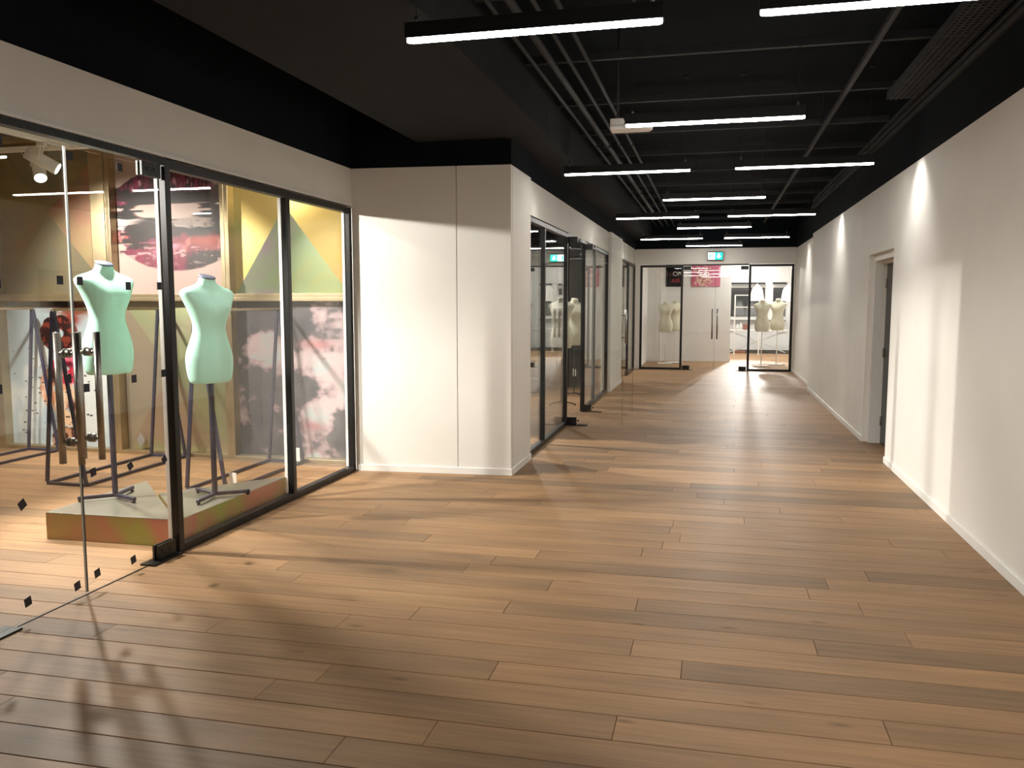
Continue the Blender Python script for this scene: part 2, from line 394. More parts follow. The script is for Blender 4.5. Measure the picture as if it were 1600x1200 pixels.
wp = sroot('wall_pier', 'white boxed pier facing the camera between the two left shopfronts')
def pier(x0, x1, nm):
    f = lambda x: 6.97 + (x+3.18)*(.11/1.45)
    MB().prism([(x0, f(x0)), (x1, f(x1)), (x1, f(x1)+.05), (x0, f(x0)+.05)], 0, ZW, .0015).build(nm, M['white'], wp)
pier(-3.18, -2.223, 'panel'); pier(-2.217, -1.735, 'panel')
MB().prism([(-3.30, 7.03), (-1.735, 7.14), (-1.735, 7.88), (-3.30, 7.88)], 0, ZW).build('core', M['white'], wp)
MB().prism([(-3.30, 6.975), (-1.735, 7.085), (-1.735, 7.88), (-3.30, 7.88)], ZW, ZC).build('painted_band', M['black'], wp)
bb = struct(MB().prism([(-3.17, 6.955), (-1.722, 7.068), (-1.722, 7.88), (-1.736, 7.88), (-1.736, 7.087), (-3.17, 6.972)], 0, .062, .003).build('baseboard_pier', M['trim']), 'white baseboard around the foot of the pier')

wb = sroot('wall_left_far', 'cream header and columns of the second left shopfront beyond the pier')
box('header', M['white'], XB-.12, XB, 7.88, YF, ZG+.012, ZW, wb)
box('painted_band', M['black'], XB-.12, XB, 7.88, YF, ZW, ZC, wb)
MB().box(XB-.12, XB+.05, 14.22, 15.95, 0, ZW, .003).build('column', M['white'], wb)
box('end_column', M['white'], XB-.12, XB+.01, 19.18, YF, 0, ZG+.02, wb)
struct(MB().box(XB-.02, XB+.064, 14.21, 15.96, 0, .062, .003).build('baseboard_column', M['trim']), 'white baseboard on the column between the second and third shopfronts')

wr = sroot('wall_right', 'long plain cream wall on the right, black above')
DY0, DY1, DZ = 8.53, 9.80, 2.06
box('near_wall', M['white'], XR, XR+.30, -6, DY0, 0, ZW, wr)
box('over_door', M['white'], XR, XR+.30, DY0, DY1, DZ, ZW, wr)
box('mid_wall', M['white'], XR, XR+.30, DY1, 15.35, 0, ZW, wr)
box('far_wall', M['white'], XR2, XR2+.21, 15.35, YF+.12, 0, ZW, wr)
box('painted_band', M['black'], XR, XR+.30, -6, 15.35, ZW, ZC, wr); box('painted_band', M['black'], XR2, XR2+.21, 15.35, YF, ZW, ZC, wr)
for zz in (3.14, 3.20, 3.27):
    MB().box(XR-.03, XR, -6, 15.35, zz, zz+.035, .003).build('trunking', M['service'], wr)
for n, (xx, a, b_, lb) in enumerate(((XR, -6, DY0, 'near the camera'), (XR, DY1, 15.35, 'past the black door'), (XR2, 15.35, YF, 'by the far glass front'))):
    struct(MB().box(xx-.013, xx, a, b_, 0, .062, .003).build('baseboard_right_%d' % (n+1), M['trim']), 'white baseboard of the right wall ' + lb)

d9 = sroot('door_9', 'black door set deep in a white frame in the right wall')
MB().box(XR+.05, XR+.13, DY1-.09, DY1, 0, DZ, .002).build('frame_jamb', M['trim'], d9); MB().box(XR+.05, XR+.13, DY0, DY0+.05, 0, DZ, .002).build('frame_jamb', M['trim'], d9)
MB().box(XR+.05, XR+.13, DY0+.05, DY1-.09, DZ-.07, DZ, .002).build('frame_head', M['trim'], d9)
MB().box(XR+.13, XR+.24, DY1-.09, DY1, 0, DZ, .002).build('reveal', M['white'], d9); MB().box(XR+.13, XR+.24, DY0, DY1-.09, DZ-.10, DZ, .002).build('reveal', M['white'], d9)
lf = MB().box(XR+.17, XR+.21, DY0, DY1-.091, .006, DZ-.101, .003).build('door_leaf', M['doorpaint'], d9)
for z in (.25, 1.0, 1.75): MB().tube((XR+.165, DY1-.105, z-.05), (XR+.165, DY1-.105, z+.05), .009, n=12).build('hinge', M['steel'], lf)
MB().box(XR+.162, XR+.17, DY0+.10, DY0+.14, 1.0, 1.14, .002).tube((XR+.14, DY0+.12, 1.06), (XR+.165, DY0+.12, 1.06), .008).tube((XR+.14, DY0+.12, 1.06), (XR+.14, DY0+.24, 1.06), .008).build('lever_handle', M['steel'], lf)
box('wall_behind_door', M['darkgrey'], XR+.31, XR+.35, 8.2, 10.2, 0, ZC)
struct(bpy.data.objects['wall_behind_door'], 'dark wall closing the opening behind the black door')

wf = sroot('wall_far', 'cream header wall over the glass front closing the corridor')
box('header', M['white'], XB+.001, XR2, YF, YF+.12, ZG+.012, ZW+.02, wf); box('painted_band', M['black'], XB+.001, XR2, YF, YF+.12, ZW+.02, ZC, wf)
box('side_post', M['white'], XB+.001, -1.668, YF, YF+.12, 0, ZG+.012, wf); box('side_post', M['white'], 1.698, XR2, YF, YF+.12, 0, ZG+.012, wf)
struct(box('wall_back', M['white'], XA-.14, XR+.3, -6.12, -6.0, 0, ZC), 'cream wall closing the corridor behind the camera')

# ------------------------------------------------------------------ glazing
FW, FD = .05, .06
def window(n, axis, c, a, b_, label, posts=(1, 1), z1=ZG, sill=True):
    r = sroot('window_%d' % n, label, (c, (a+b_)/2, 0) if axis == 'x' else ((a+b_)/2, c, 0)); org = tuple(r.location)
    def B(nm, s0, s1, z0, z1_, d, m, bev=.003):
        mb = MB()
        if axis == 'x': mb.box(c-d/2, c+d/2, s0, s1, z0, z1_, bev)
        else: mb.box(s0, s1, c-d/2, c+d/2, z0, z1_, bev)
        return mb.build(nm, m, r, org)
    lo = a + (FW if posts[0] else 0); hi = b_ - (FW if posts[1] else 0)
    if posts[0]: B('frame_post', a, a+FW, 0, z1, FD, M['frame'])
    if posts[1]: B('frame_post', b_-FW, b_, 0, z1, FD, M['frame'])
    B('frame_rail', lo, hi, z1-FW, z1, FD, M['frame']); B('frame_rail', lo, hi, 0, FW, FD, M['frame'])
    B('pane', lo-.004, hi+.004, FW-.004, z1-FW+.004, .012, M['glass'], 0)
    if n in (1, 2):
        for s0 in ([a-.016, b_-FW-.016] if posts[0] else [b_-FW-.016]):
            MB().box(c-FD/2-.012, c-FD/2+.012, s0+.008, s0+.0155, FW, z1-FW, .002).build('lit_flange_strip', M['trim'], r, org)  # pale strip paints the lit inner face of the post
    return r

def leaf(n, label, hinge, d_along, width, out_n, zt=2.335, handle=True, fit=(0.0, .165), edge='glassedge'):
    """frameless glass door leaf: hinge point, unit vector along the leaf, unit normal"""
    hx, hy = hinge; ax, ay = d_along; nx, ny = out_n
    P = lambda s, t, z: (hx+ax*s+nx*t, hy+ay*s+ny*t, z)
    def slab(s0, s1, t0, t1, z0, z1):
        mb = MB(); pts = [P(s0, t0, 0)[:2], P(s1, t0, 0)[:2], P(s1, t1, 0)[:2], P(s0, t1, 0)[:2]]
        return mb.prism(pts, z0, z1)
    root = slab(0.004, width-.004, -.006, .006, .012, zt).build('door_%d' % n, M['glass'])
    struct(root, label)
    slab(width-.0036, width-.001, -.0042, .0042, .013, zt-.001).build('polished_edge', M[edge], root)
    for z0, z1, nm in ((.012, .10, 'patch_fitting'), (zt-.06, zt+.02, 'patch_fitting')):
        mb = slab(fit[0], fit[1], .007, .020, z0, z1)
        pts = [P(fit[0], -.020, 0)[:2], P(fit[1], -.020, 0)[:2], P(fit[1], -.007, 0)[:2], P(fit[0], -.007, 0)[:2]]
        mb.prism(pts, z0, z1)
        mb.tube(P(.05, .020, (z0+z1)/2), P(.05, .024, (z0+z1)/2), .012).tube(P(.12, .020, (z0+z1)/2), P(.12, .024, (z0+z1)/2), .012)
        mb.build(nm, M['patch'], root)
    slab(-.03, .24, -.05, .05, .0005, .010).build('floor_plate', M['patch'], root)
    if handle:
        s = width-(.09 if n == 1 else .05)
        for side in (1, -1):
            h = MB().tube(P(s, side*.058, .715), P(s, side*.058, 1.395), .0175, n=20).build('pull_handle', M['steel'], root)
            for z in (.83, 1.29):
                MB().tube(P(s, side*.0075, z), P(s, side*.058, z), .0105, n=16).tube(P(s, side*.0075, z), P(s, side*.016, z), .024, n=20).tube(P(s, side*.016, z), P(s, side*.024, z), .024, .016, n=20).build('standoff', M['steel'], h)
    return root, P, slab

window(1, 'x', XA-.03, 4.36, 5.85, 'black framed glass panel in front of the mannequin plinth, nearest the glass door')
window(2, 'x', XA-.03, 5.85, 6.965, 'black framed glass panel against the white pier', (0, 1))
window(3, 'x', XA-.03, 1.45, 2.87, 'black framed glass panel left of the near glass doors')
dA, PA, sA = leaf(1, 'clear glass door leaf hinged beside the mannequin window, dotted with navy stickers', (XA-.03, 4.335), (0, -1), .722, (1, 0))
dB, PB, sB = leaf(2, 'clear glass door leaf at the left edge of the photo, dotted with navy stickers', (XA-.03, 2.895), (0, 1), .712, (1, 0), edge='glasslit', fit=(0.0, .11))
struct(box('trim_1', M['patch'], XA-.06, XA, 2.87, 4.36, ZG-.028, ZG+.011), 'dark rail above the near glass doors')
struct(MB().box(XA-.035, XA-.025, 2.90, 4.28, .0008, .0042, .001).build('trim_5', M['patch']), 'thin metal threshold strip on the floor under the near glass doors')
STK = [(3.205, 2.29), (3.640, 2.29), (4.004, 2.29), (3.151, 1.635), (3.530, 1.66), (3.665, 1.66), (4.03, 1.64), (4.30, 1.645), (3.123, 1.148),
       (3.550, 1.162), (3.675, 1.10), (4.043, 1.115), (4.305, 1.125), (4.278, .605), (3.978, .624), (3.690, .645), (3.218, .583), (3.969, .079), (3.684, .093), (3.538, .072), (3.218, .102)]
for y, z in STK:
    root = dA if y > 3.611 else dB
    h = .021; a_ = .5 if .55 < z < .63 else (.18 if z < .7 else 0.0); mb = MB()
    pts = [(y+h*(c_*math.cos(a_)-d_*math.sin(a_)), z+h*1.05*(c_*math.sin(a_)+d_*math.cos(a_))) for c_, d_ in ((-1, -1), (1, -1), (1, 1), (-1, 1))]
    A_ = [mb.bm.verts.new((XA-.0238, p, q)) for p, q in pts]; B_ = [mb.bm.verts.new((XA-.0228, p, q)) for p, q in pts]
    mb.bm.faces.new(A_[::-1]); mb.bm.faces.new(B_)
    for k_ in range(4): mb.bm.faces.new((A_[k_], A_[(k_+1) % 4], B_[(k_+1) % 4], B_[k_]))
    bmesh.ops.recalc_face_normals(mb.bm, faces=mb.bm.faces[:])
    mb.build('marker_sticker', M['navy'], root)

# second shopfront: window, post, doors standing open into the corridor, two windows
window(4, 'x', XB-.03, 7.88, 8.80, 'narrow glass panel of the second shopfront right behind the pier', (0, 1))
window(5, 'x', XB-.03, 8.80, 10.20, 'glass panel of the second shopfront before its open doors', (0, 1))
window(6, 'x', XB-.03, 11.60, 12.70, 'glass panel of the second shopfront just past its open doors', (1, 1))
window(7, 'x', XB-.03, 12.70, 14.22, 'glass panel of the second shopfront ending at the white column', (0, 1))
leaf(3, 'frameless glass door leaf standing open into the corridor, nearer of the pair', (XB+.01, 10.24), (1, 0), .68, (0, 1), handle=False, fit=(-.05, .10))
leaf(4, 'frameless glass door leaf standing open into the corridor, further of the pair', (XB+.01, 11.56), (1, 0), .68, (0, 1), handle=False, fit=(-.05, .10))
struct(box('trim_2', M['frame'], XB-.06, XB, 10.20, 11.60, ZG-.028, ZG+.011), 'black rail above the open glass doors of the second shop')
# third shopfront
window(8, 'x', XB-.03, 15.95, 16.20, 'sliver of framed glass at the near end of the third shopfront', (0, 1))
window(9, 'x', XB-.03, 17.75, 19.18, 'framed glass panel of the third shopfront beside the far wall', (1, 1))
leaf(5, 'closed glass door leaf of the third shopfront, nearer of the pair', (XB-.03, 16.22), (0, 1), .75, (1, 0))
leaf(6, 'closed glass door leaf of the third shopfront, further of the pair', (XB-.03, 17.73), (0, -1), .75, (1, 0))
struct(box('trim_3', M['frame'], XB-.06, XB, 16.20, 17.75, ZG-.028, ZG+.011), 'black rail above the glass doors of the third shop')
# far front
window(10, 'y', YF+.03, -1.665, -.70, 'black framed glass panel at the left of the far glass front')
window(11, 'y', YF+.03, .74, 1.695, 'black framed glass panel at the right of the far glass front')
leaf(7, 'left frameless glass door leaf in the far front', (-.69, YF+.03), (1, 0), .705, (0, -1))
leaf(8, 'right frameless glass door leaf in the far front', (.73, YF+.03), (-1, 0), .705, (0, -1))
struct(box('trim_4', M['frame'], -.70, .74, YF, YF+.06, ZG-.018, ZG+.011), 'thin black rail above the far glass doors')

# ------------------------------------------------------------------ pendants
def make_pendant(label):
    t = thing('pendant_lamp', label, 'lamp', (0, 0, 0), 0, 'linear pendants over the corridor')
    MB().box(-.59, .59, -.026, .026, .012, .078, .002).box(-.59, .59, -.0265, -.0245, .0075, .013).box(-.59, .59, .0245, .0265, .0075, .013).build('housing', M['frame'], t)
    n = 10; r = .024; L2 = .585
    pts = [(L2-r+r*math.cos(a), r*math.sin(a)) for a in [-math.pi/2+math.pi*i/n for i in range(n+1)]] + [(-L2+r+r*math.cos(a), r*math.sin(a)) for a in [math.pi/2+math.pi*i/n for i in range(n+1)]]
    MB().prism(pts, -.005, .0115).build('diffuser', M['led'], t)
    for sx in (-.54, .54):
        wr_ = MB().tube((sx, 0, .082), (sx, 0, .84), .0022, n=6).build('hanger_wire', M['service'], t)
        MB().tube((sx, 0, .0785), (sx, 0, .105), .009, n=10).build('grip', M['steel'], wr_); MB().tube((sx, 0, .825), (sx, 0, .844), .016, n=10).build('ceiling_rose', M['service'], wr_)
    return t
PX = {'L': -.83, 'R': .745, 'M': -.035}
ROWS = [(1.65, 'M'), (3.75, 'LR'), (5.86, 'M'), (7.93, 'LR'), (10.15, 'M'), (12.25, 'LR'), (14.05, 'M'), (16.37, 'LR'), (18.5, 'M'), (-.45, 'LR'), (-2.6, 'M')]
ORD = ['first', 'second', 'third', 'fourth']
count = {'L': 0, 'R': 0, 'M': 0}
def pendant_label(k, y):
    row = {'L': 'left', 'R': 'right', 'M': 'middle'}[k]
    if y < 3: return 'black linear pendant lamp of the %s row, %s' % (row, {1.65: 'over the near glass doors', -.45: 'the one before the near glass doors', -2.6: 'the one closest to the back wall'}[y])
    count[k] += 1
    return 'black linear pendant lamp, %s of the %s row counting towards the exit sign' % (ORD[count[k]-1], row)
proto = None
for y, ks in ROWS:
    for k in ks:
        lab = pendant_label(k, y)
        if proto is None: proto = make_pendant(lab); o = proto
        else: o = copy_tree(proto); o['label'] = lab
        o.location = (PX[k], y, 2.756); o.rotation_euler = (0, 0, R(.0))
# small white emergency unit by the middle row
eu = thing('emergency_light', 'small white emergency light box beside the nearest middle pendant', 'lamp', (-.70, 6.3, 2.80))
MB().box(-.78, -.68, 6.26, 6.38, 2.85, 2.90, .006).build('housing', M['plastic'], eu, (-.70, 6.3, 2.80))
MB().prism([(-.78, 6.25), (-.50, 6.25), (-.47, 6.32), (-.50, 6.39), (-.78, 6.39)], 2.815, 2.85, .008).build('cover', M['plastic'], eu, (-.70, 6.3, 2.80))
MB().tube((-.73, 6.32, 2.895), (-.73, 6.32, 3.605), .008, n=8).build('stem', M['service'], eu, (-.70, 6.3, 2.80))
# exit sign
ES = (0.0, YF-.06, 2.575)
ex = thing('exit_sign', 'lit green and white exit sign hanging on the far header', 'sign', ES)
MB().box(-.17, .17, -.035, .055, -.09, .10, .006).build('housing', M['frame'], ex)
MB().box(-.155, -.01, -.0385, -.036, -.075, .075).build('white_panel', M['exitwhite'], ex)
MB().box(-.005, .155, -.0385, -.036, -.075, .075).build('green_panel', M['exitgreen'], ex)
MB().box(-.135, -.105, -.0405, -.039, -.06, .05).build('door_symbol', M['exitgreen'], ex)
rm = MB()
rm.tube((-.062, -.0405, .048), (-.062, -.039, .048), .011, n=14)
for p, q in (((-.062, .035), (-.07, -.005)), ((-.066, .028), (-.04, .012)), ((-.066, .028), (-.088, .008)), ((-.07, -.005), (-.048, -.03)), ((-.048, -.03), (-.052, -.06)), ((-.07, -.005), (-.085, -.03)), ((-.085, -.03), (-.10, -.045))):
    rm.sq((p[0], -.0397, p[1]), (q[0], -.0397, q[1]), .009, (0, 1, 0), 0)
rm.build('running_figure', M['exitgreen'], ex)
def poly_xz(pts, y0, y1):
    mb = MB(); n = len(pts)
    A = [mb.bm.verts.new((x, y0, z)) for x, z in pts]; B = [mb.bm.verts.new((x, y1, z)) for x, z in pts]
    fs = [mb.bm.faces.new(A), mb.bm.faces.new(B[::-1])] + [mb.bm.faces.new((A[i], A[(i+1) % n], B[(i+1) % n], B[i])) for i in range(n)]
    bmesh.ops.recalc_face_normals(mb.bm, faces=fs); return mb
poly_xz([(.058, .055), (.092, .055), (.092, .0), (.125, .0), (.075, -.055), (.025, .0), (.058, .0)], -.0405, -.039).build('arrow', M['exitwhite'], ex)

# ------------------------------------------------------------------ near showroom shell
struct(box('wall_showroom_back', M['cream'], -9.0, -3.32, 7.34, 7.44, 0, 3.3), 'cream back wall behind the showroom display panels')
struct(box('wall_showroom_left', M['cream'], -9.1, -9.0, -.1, 7.44, 0, 3.3), 'cream far side wall of the near showroom')
struct(box('wall_showroom_front', M['cream'], -9.0, -3.33, -.1, 0, 0, 3.3), 'cream wall at the near end of the showroom')
sc_ = struct(box('ceiling_showroom', M['cream'], -9.0, -3.33, 0, 7.34, 3.28, 3.34), 'cream ceiling of the near showroom')
MB().box(-9.0, -3.35, 6.3, 6.45, 3.12, 3.28, .004).build('beam', M['cream'], sc_)

# posters painted as coloured grids ------------------------------------------------
def vnoise(h, w_, cells, oct=4, aniso=1.0, seed=0, pers=.5):
    r = np.random.RandomState(seed); out = np.zeros((h, w_)); amp = 1; tot = 0
    for o_ in range(oct):
        cy = max(2, int(cells*2**o_)); cx = max(2, int(cells*2**o_*aniso))
        g = r.rand(cy+2, cx+2)
        yy = np.linspace(0, cy, h, endpoint=False); xx = np.linspace(0, cx, w_, endpoint=False)
        yi, xi = yy.astype(int), xx.astype(int); fy = (yy-yi)[:, None]; fx = (xx-xi)[None, :]
        fy = fy*fy*(3-2*fy); fx = fx*fx*(3-2*fx)
        a = g[yi][:, xi]; b_ = g[yi][:, xi+1]; c = g[yi+1][:, xi]; d = g[yi+1][:, xi+1]
        out += amp*((a*(1-fx)+b_*fx)*(1-fy)+(c*(1-fx)+d*fx)*fy); tot += amp; amp *= pers
    return out/tot
def sstep(a, b_, x): t = np.clip((x-a)/(b_-a), 0, 1); return t*t*(3-2*t)
def mix(A, B, t): return A*(1-t[..., None]) + np.array(B)*t[..., None] if not isinstance(B, np.ndarray) or B.ndim == 1 else A*(1-t[..., None])+B*t[..., None]
def rgb(r, g, b_): return np.array(lin(r, g, b_))

def poster(name, img, x0, x1, z0, z1, y, m, parent, org, thick=.006):
    """flat print: a coloured grid on a thin board; img rows run bottom to top"""
    h, w_ = img.shape[:2]
    X = np.linspace(x0, x1, w_)-org[0]; Z = np.linspace(z0, z1, h)-org[2]
    v = np.zeros((h*w_, 3)); v[:, 0] = np.tile(X, h); v[:, 1] = y-org[1]; v[:, 2] = np.repeat(Z, w_)
    i = np.arange(h*w_).reshape(h, w_)
    f = np.stack([i[:-1, :-1], i[:-1, 1:], i[1:, 1:], i[1:, :-1]], -1).reshape(-1, 4)
    me = bpy.data.meshes.new(name); n = len(f)
    me.vertices.add(len(v)); me.vertices.foreach_set('co', v.ravel())
    me.loops.add(n*4); me.loops.foreach_set('vertex_index', f.ravel().astype(np.int32))
    me.polygons.add(n); me.polygons.foreach_set('loop_start', np.arange(0, n*4, 4, dtype=np.int32))
    me.update(calc_edges=True); me.validate()
    c = me.color_attributes.new('print', 'FLOAT_COLOR', 'POINT')
    rgba = np.ones((h*w_, 4)); rgba[:, :3] = np.clip(img.reshape(-1, 3), 0, 1); c.data.foreach_set('color', rgba.ravel())
    me.materials.append(m)
    o = bpy.data.objects.new(name, me); COL.objects.link(o); o.parent = parent
    return o

def lips_img():
    h, w_ = 300, 240
    V, U = np.mgrid[0:h, 0:w_]; px = 172 + U/(w_-1)*190.0; py = 465 - V/(h-1)*250.0
    # glitch: rows shifted sideways in bands
    r = np.random.RandomState(3); sh = np.zeros(h)
    k = 0
    while k < h:
        n = r.randint(2, 8); yy = py[k, 0]
        amp = 9 if 300 < yy < 395 else 1.2
        sh[k:k+n] = r.randn()*amp; k += n
    px = px + sh[:, None]
    bg = np.zeros((h, w_, 3)) + rgb(206, 186, 178)
    cx, cy = 268, 345
    top = 262 + 34*np.abs((px-262)/92)**1.9 + 4*np.exp(-((px-262)/12)**2)*0
    bot = 427 - 33*np.abs((px-277)/100)**2.2
    inlip = sstep(-1.5, 1.5, py-top)*sstep(-1.5, 1.5, bot-py)
    n1 = vnoise(h, w_, 18, 4, 1, 5); vs = vnoise(h, w_, 5, 3, 14, 6); hs = vnoise(h, w_, 40, 3, .12, 8)
    lip = np.zeros((h, w_, 3)) + rgb(150, 50, 92)
    lip = mix(lip, rgb(84, 22, 52), sstep(.44, .58, vs)); lip = mix(lip, rgb(214, 168, 178), sstep(.60, .70, n1*.5+vs*.5))
    low = sstep(350, 385, py)
    lip2 = np.zeros((h, w_, 3)) + rgb(132, 52, 78); lip2 = mix(lip2, rgb(176, 84, 58), np.clip(1.3*np.exp(-((px-325)/40)**2-((py-380)/12)**2), 0, 1)); lip2 = mix(lip2, rgb(60, 26, 36), sstep(.5, .62, vs)*sstep(.4, .6, n1)*.9)
    lip2 = mix(lip2, rgb(196, 128, 118), sstep(.52, .66, n1)); lip2 = mix(lip2, rgb(150, 60, 92), sstep(378, 398, py)*sstep(.38, .5, vs))
    lip2 = mix(lip2, rgb(210, 160, 176), np.exp(-((px-250)/18)**2-((py-392)/14)**2))
    lip2 = mix(lip2, rgb(58, 28, 34), sstep(.45, .8, np.clip((px-255)/60, 0, 1)*np.clip((py-384)/18, 0, 1))*sstep(.34, .5, n1+.1))
    lip = mix(lip, lip2, low)
    lip = mix(lip, rgb(70, 20, 46), np.exp(-((py-top)/5)**2)*.7)
    img = mix(bg, lip, inlip)
    # dark mouth
    ed = n1*16-8
    mouth = sstep(-4, 4, py-(296+ed+5*np.cos((px-262)/40)))*sstep(-5, 5, (370+ed+22*sstep(232, 200, px))-py)*sstep(-3, 3, px-(173+ed*.4))
    img = mix(img, rgb(44, 30, 34), mouth*inlip.clip(.0, 1) if False else mouth)
    img = mix(img, rgb(70, 34, 30), mouth*sstep(.5, .7, n1)*.8)
    # teeth
    q = np.abs((px-270)/60)**3.4 + np.abs((py-(330+2*np.cos((px-270)/25)))/12.5)**2.6
    img = mix(img, rgb(205, 186, 178), sstep(1.15, .8, q)); img = mix(img, rgb(150, 112, 104), sstep(1.25, 1.0, q)*sstep(.8, 1.0, q)*.6)
    q2 = np.abs((px-302)/36)**3 + np.abs((py-351)/9)**2.4
    img = mix(img, rgb(170, 156, 150), sstep(1.2, .7, q2)*sstep(.35, .55, n1+.1))
    img = mix(img, rgb(40, 26, 30), sstep(.60, .68, hs)*sstep(340, 350, py)*sstep(374, 366, py))
    st = sstep(.66, .70, hs)*(sstep(225, 180, px)+sstep(335, 362, px)).clip(0, 1)*sstep(310, 316, py)*sstep(386, 380, py)
    img = mix(img, rgb(214, 200, 194), st.clip(0, 1))
    st2 = sstep(.62, .66, vnoise(h, w_, 60, 2, .25, 11))*sstep(384, 392, py)*sstep(425, 405, py)*inlip
    img = mix(img, rgb(206, 182, 178), st2*.8)
    return img
def donut_img():
    h, w_ = 260, 210
    V, U = np.mgrid[0:h, 0:w_]; px = 5 + U/(w_-1)*181.0; py = 705 - V/(h-1)*235.0
    n1 = vnoise(h, w_, 30, 3, 1, 21); n2 = vnoise(h, w_, 6, 4, 1, 22); hs = vnoise(h, w_, 60, 2, .2, 23)
    img = np.zeros((h, w_, 3)) + rgb(196, 208, 212); img = mix(img, rgb(222, 226, 224), sstep(.4, .65, n2))
    img = mix(img, rgb(150, 104, 84), sstep(.5, .62, n2+.18*np.exp(-((px-120)/30)**2-((py-478)/9)**2))*np.exp(-((px-115)/42)**2-((py-480)/14)**2)*1.4 if False else np.clip(1.5*np.exp(-((px-118)/34)**2-((py-482)/12)**2)*sstep(.3, .5, hs+.1), 0, 1))
    img = mix(img, rgb(60, 52, 48), np.clip(1.4*np.exp(-((px-100)/20)**2-((py-474)/6)**2), 0, 1))
    img = mix(img, rgb(160, 72, 54), np.clip(1.3*np.exp(-((px-114)/13)**2-((py-499)/11)**2), 0, 1))
    def ring(cx, cy, a, b_, hole, c1, c2, e=.05):
        nonlocal img
        d = np.sqrt(((px-cx)/a)**2+((py-cy)/b_)**2)
        m = sstep(1.03, .97, d+(n1-.5)*e)*sstep(hole*.9, hole*1.1, d)
        c = mix(np.zeros((h, w_, 3))+np.array(c1), np.array(c2), sstep(.45, .62, n1))
        img = mix(img, c, m)
    ring(92, 522, 32, 30, .24, rgb(70, 26, 20), rgb(150, 78, 60), .14)
    ring(83, 612, 28, 38, .18, rgb(226, 176, 146), rgb(232, 200, 178))
    ring(103, 578, 26, 27, .14, rgb(206, 70, 92), rgb(228, 138, 156)); 
    img = mix(img, rgb(92, 26, 36), np.clip(1.5*np.exp(-((px-82)/8)**2-((py-590)/12)**2), 0, 1)); img = mix(img, rgb(120, 28, 54), np.clip(1.3*np.exp(-((px-106)/8)**2-((py-572)/5)**2), 0, 1))
    ring(104, 643, 26, 30, .22, rgb(232, 202, 172), rgb(236, 214, 192))
    img = mix(img, rgb(120, 62, 54), np.clip(1.6*np.exp(-((px-108)/7)**2-((py-640)/8)**2), 0, 1))
    ring(97, 700, 26, 26, .2, rgb(96, 56, 44), rgb(206, 164, 136), .2)
    r = np.random.RandomState(4)
    for _ in range(110):
        cx = r.normal(80, 34); cy = r.uniform(540, 690); s = r.uniform(.5, 1.4)
        img = mix(img, rgb(70, 66, 72), sstep(1.3, .7, np.sqrt(((px-cx)/(s*1.8))**2+((py-cy)/s)**2)))
    return img
def cloud_img():
    h, w_ = 300, 220
    V, U = np.mgrid[0:h, 0:w_]; px = 368 + U/(w_-1)*180.0; py = 713 - V/(h-1)*245.0
    r = np.random.RandomState(8); sh = np.array([r.randn()*1.0 for _ in range(h)]); 
    n1 = vnoise(h, w_, 4, 6, 1, 31, .55); n2 = vnoise(h, w_, 7, 5, .6, 32); n3 = vnoise(h, w_, 50, 2, .08, 33)
    px2 = px + (n3-.5)*26; 
    dens = 0
    for cx, cy, a, b_, s in ((420, 555, 52, 20, 1.1), (480, 562, 46, 34, 1.25), (520, 585, 44, 34, 1.2), (545, 520, 30, 40, .9), (470, 500, 26, 16, .55), (405, 535, 26, 14, .7),
                             (450, 640, 52, 20, 1.15), (520, 628, 30, 12, 1.0), (545, 612, 18, 16, .9), (400, 668, 34, 14, .75), (470, 672, 44, 16, .9), (500, 646, 22, 14, .8)):
        dens = dens + s*np.exp(-((px2-cx)/a)**2-((py-cy)/b_)**2)
    d = dens + (n1-.5)*3.4 + (vnoise(h, w_, 26, 3, .5, 35)-.5)*.9
    img = np.zeros((h, w_, 3)) + rgb(72, 70, 76); img = mix(img, rgb(98, 94, 100), sstep(.4, .7, n2))
    img = mix(img, rgb(188, 160, 166), sstep(.35, .75, d)); img = mix(img, rgb(222, 198, 200), sstep(.6, 1.15, d))
    img = mix(img, rgb(196, 214, 216), sstep(.45, .62, n2)*sstep(.8, 1.3, d)*.8)
    img = mix(img, rgb(206, 128, 130), np.clip(1.2*np.exp(-((px-495)/24)**2-((py-535)/7)**2), 0, 1)*.8); img = mix(img, rgb(190, 110, 118), np.clip(np.exp(-((px-487)/16)**2-((py-663)/7)**2), 0, 1)*.8)
    img = mix(img, rgb(66, 66, 78), np.clip(1.3*np.exp(-((px-490)/30)**2-((py-512)/14)**2), 0, 1)*sstep(.35, .5, n2))
    return img

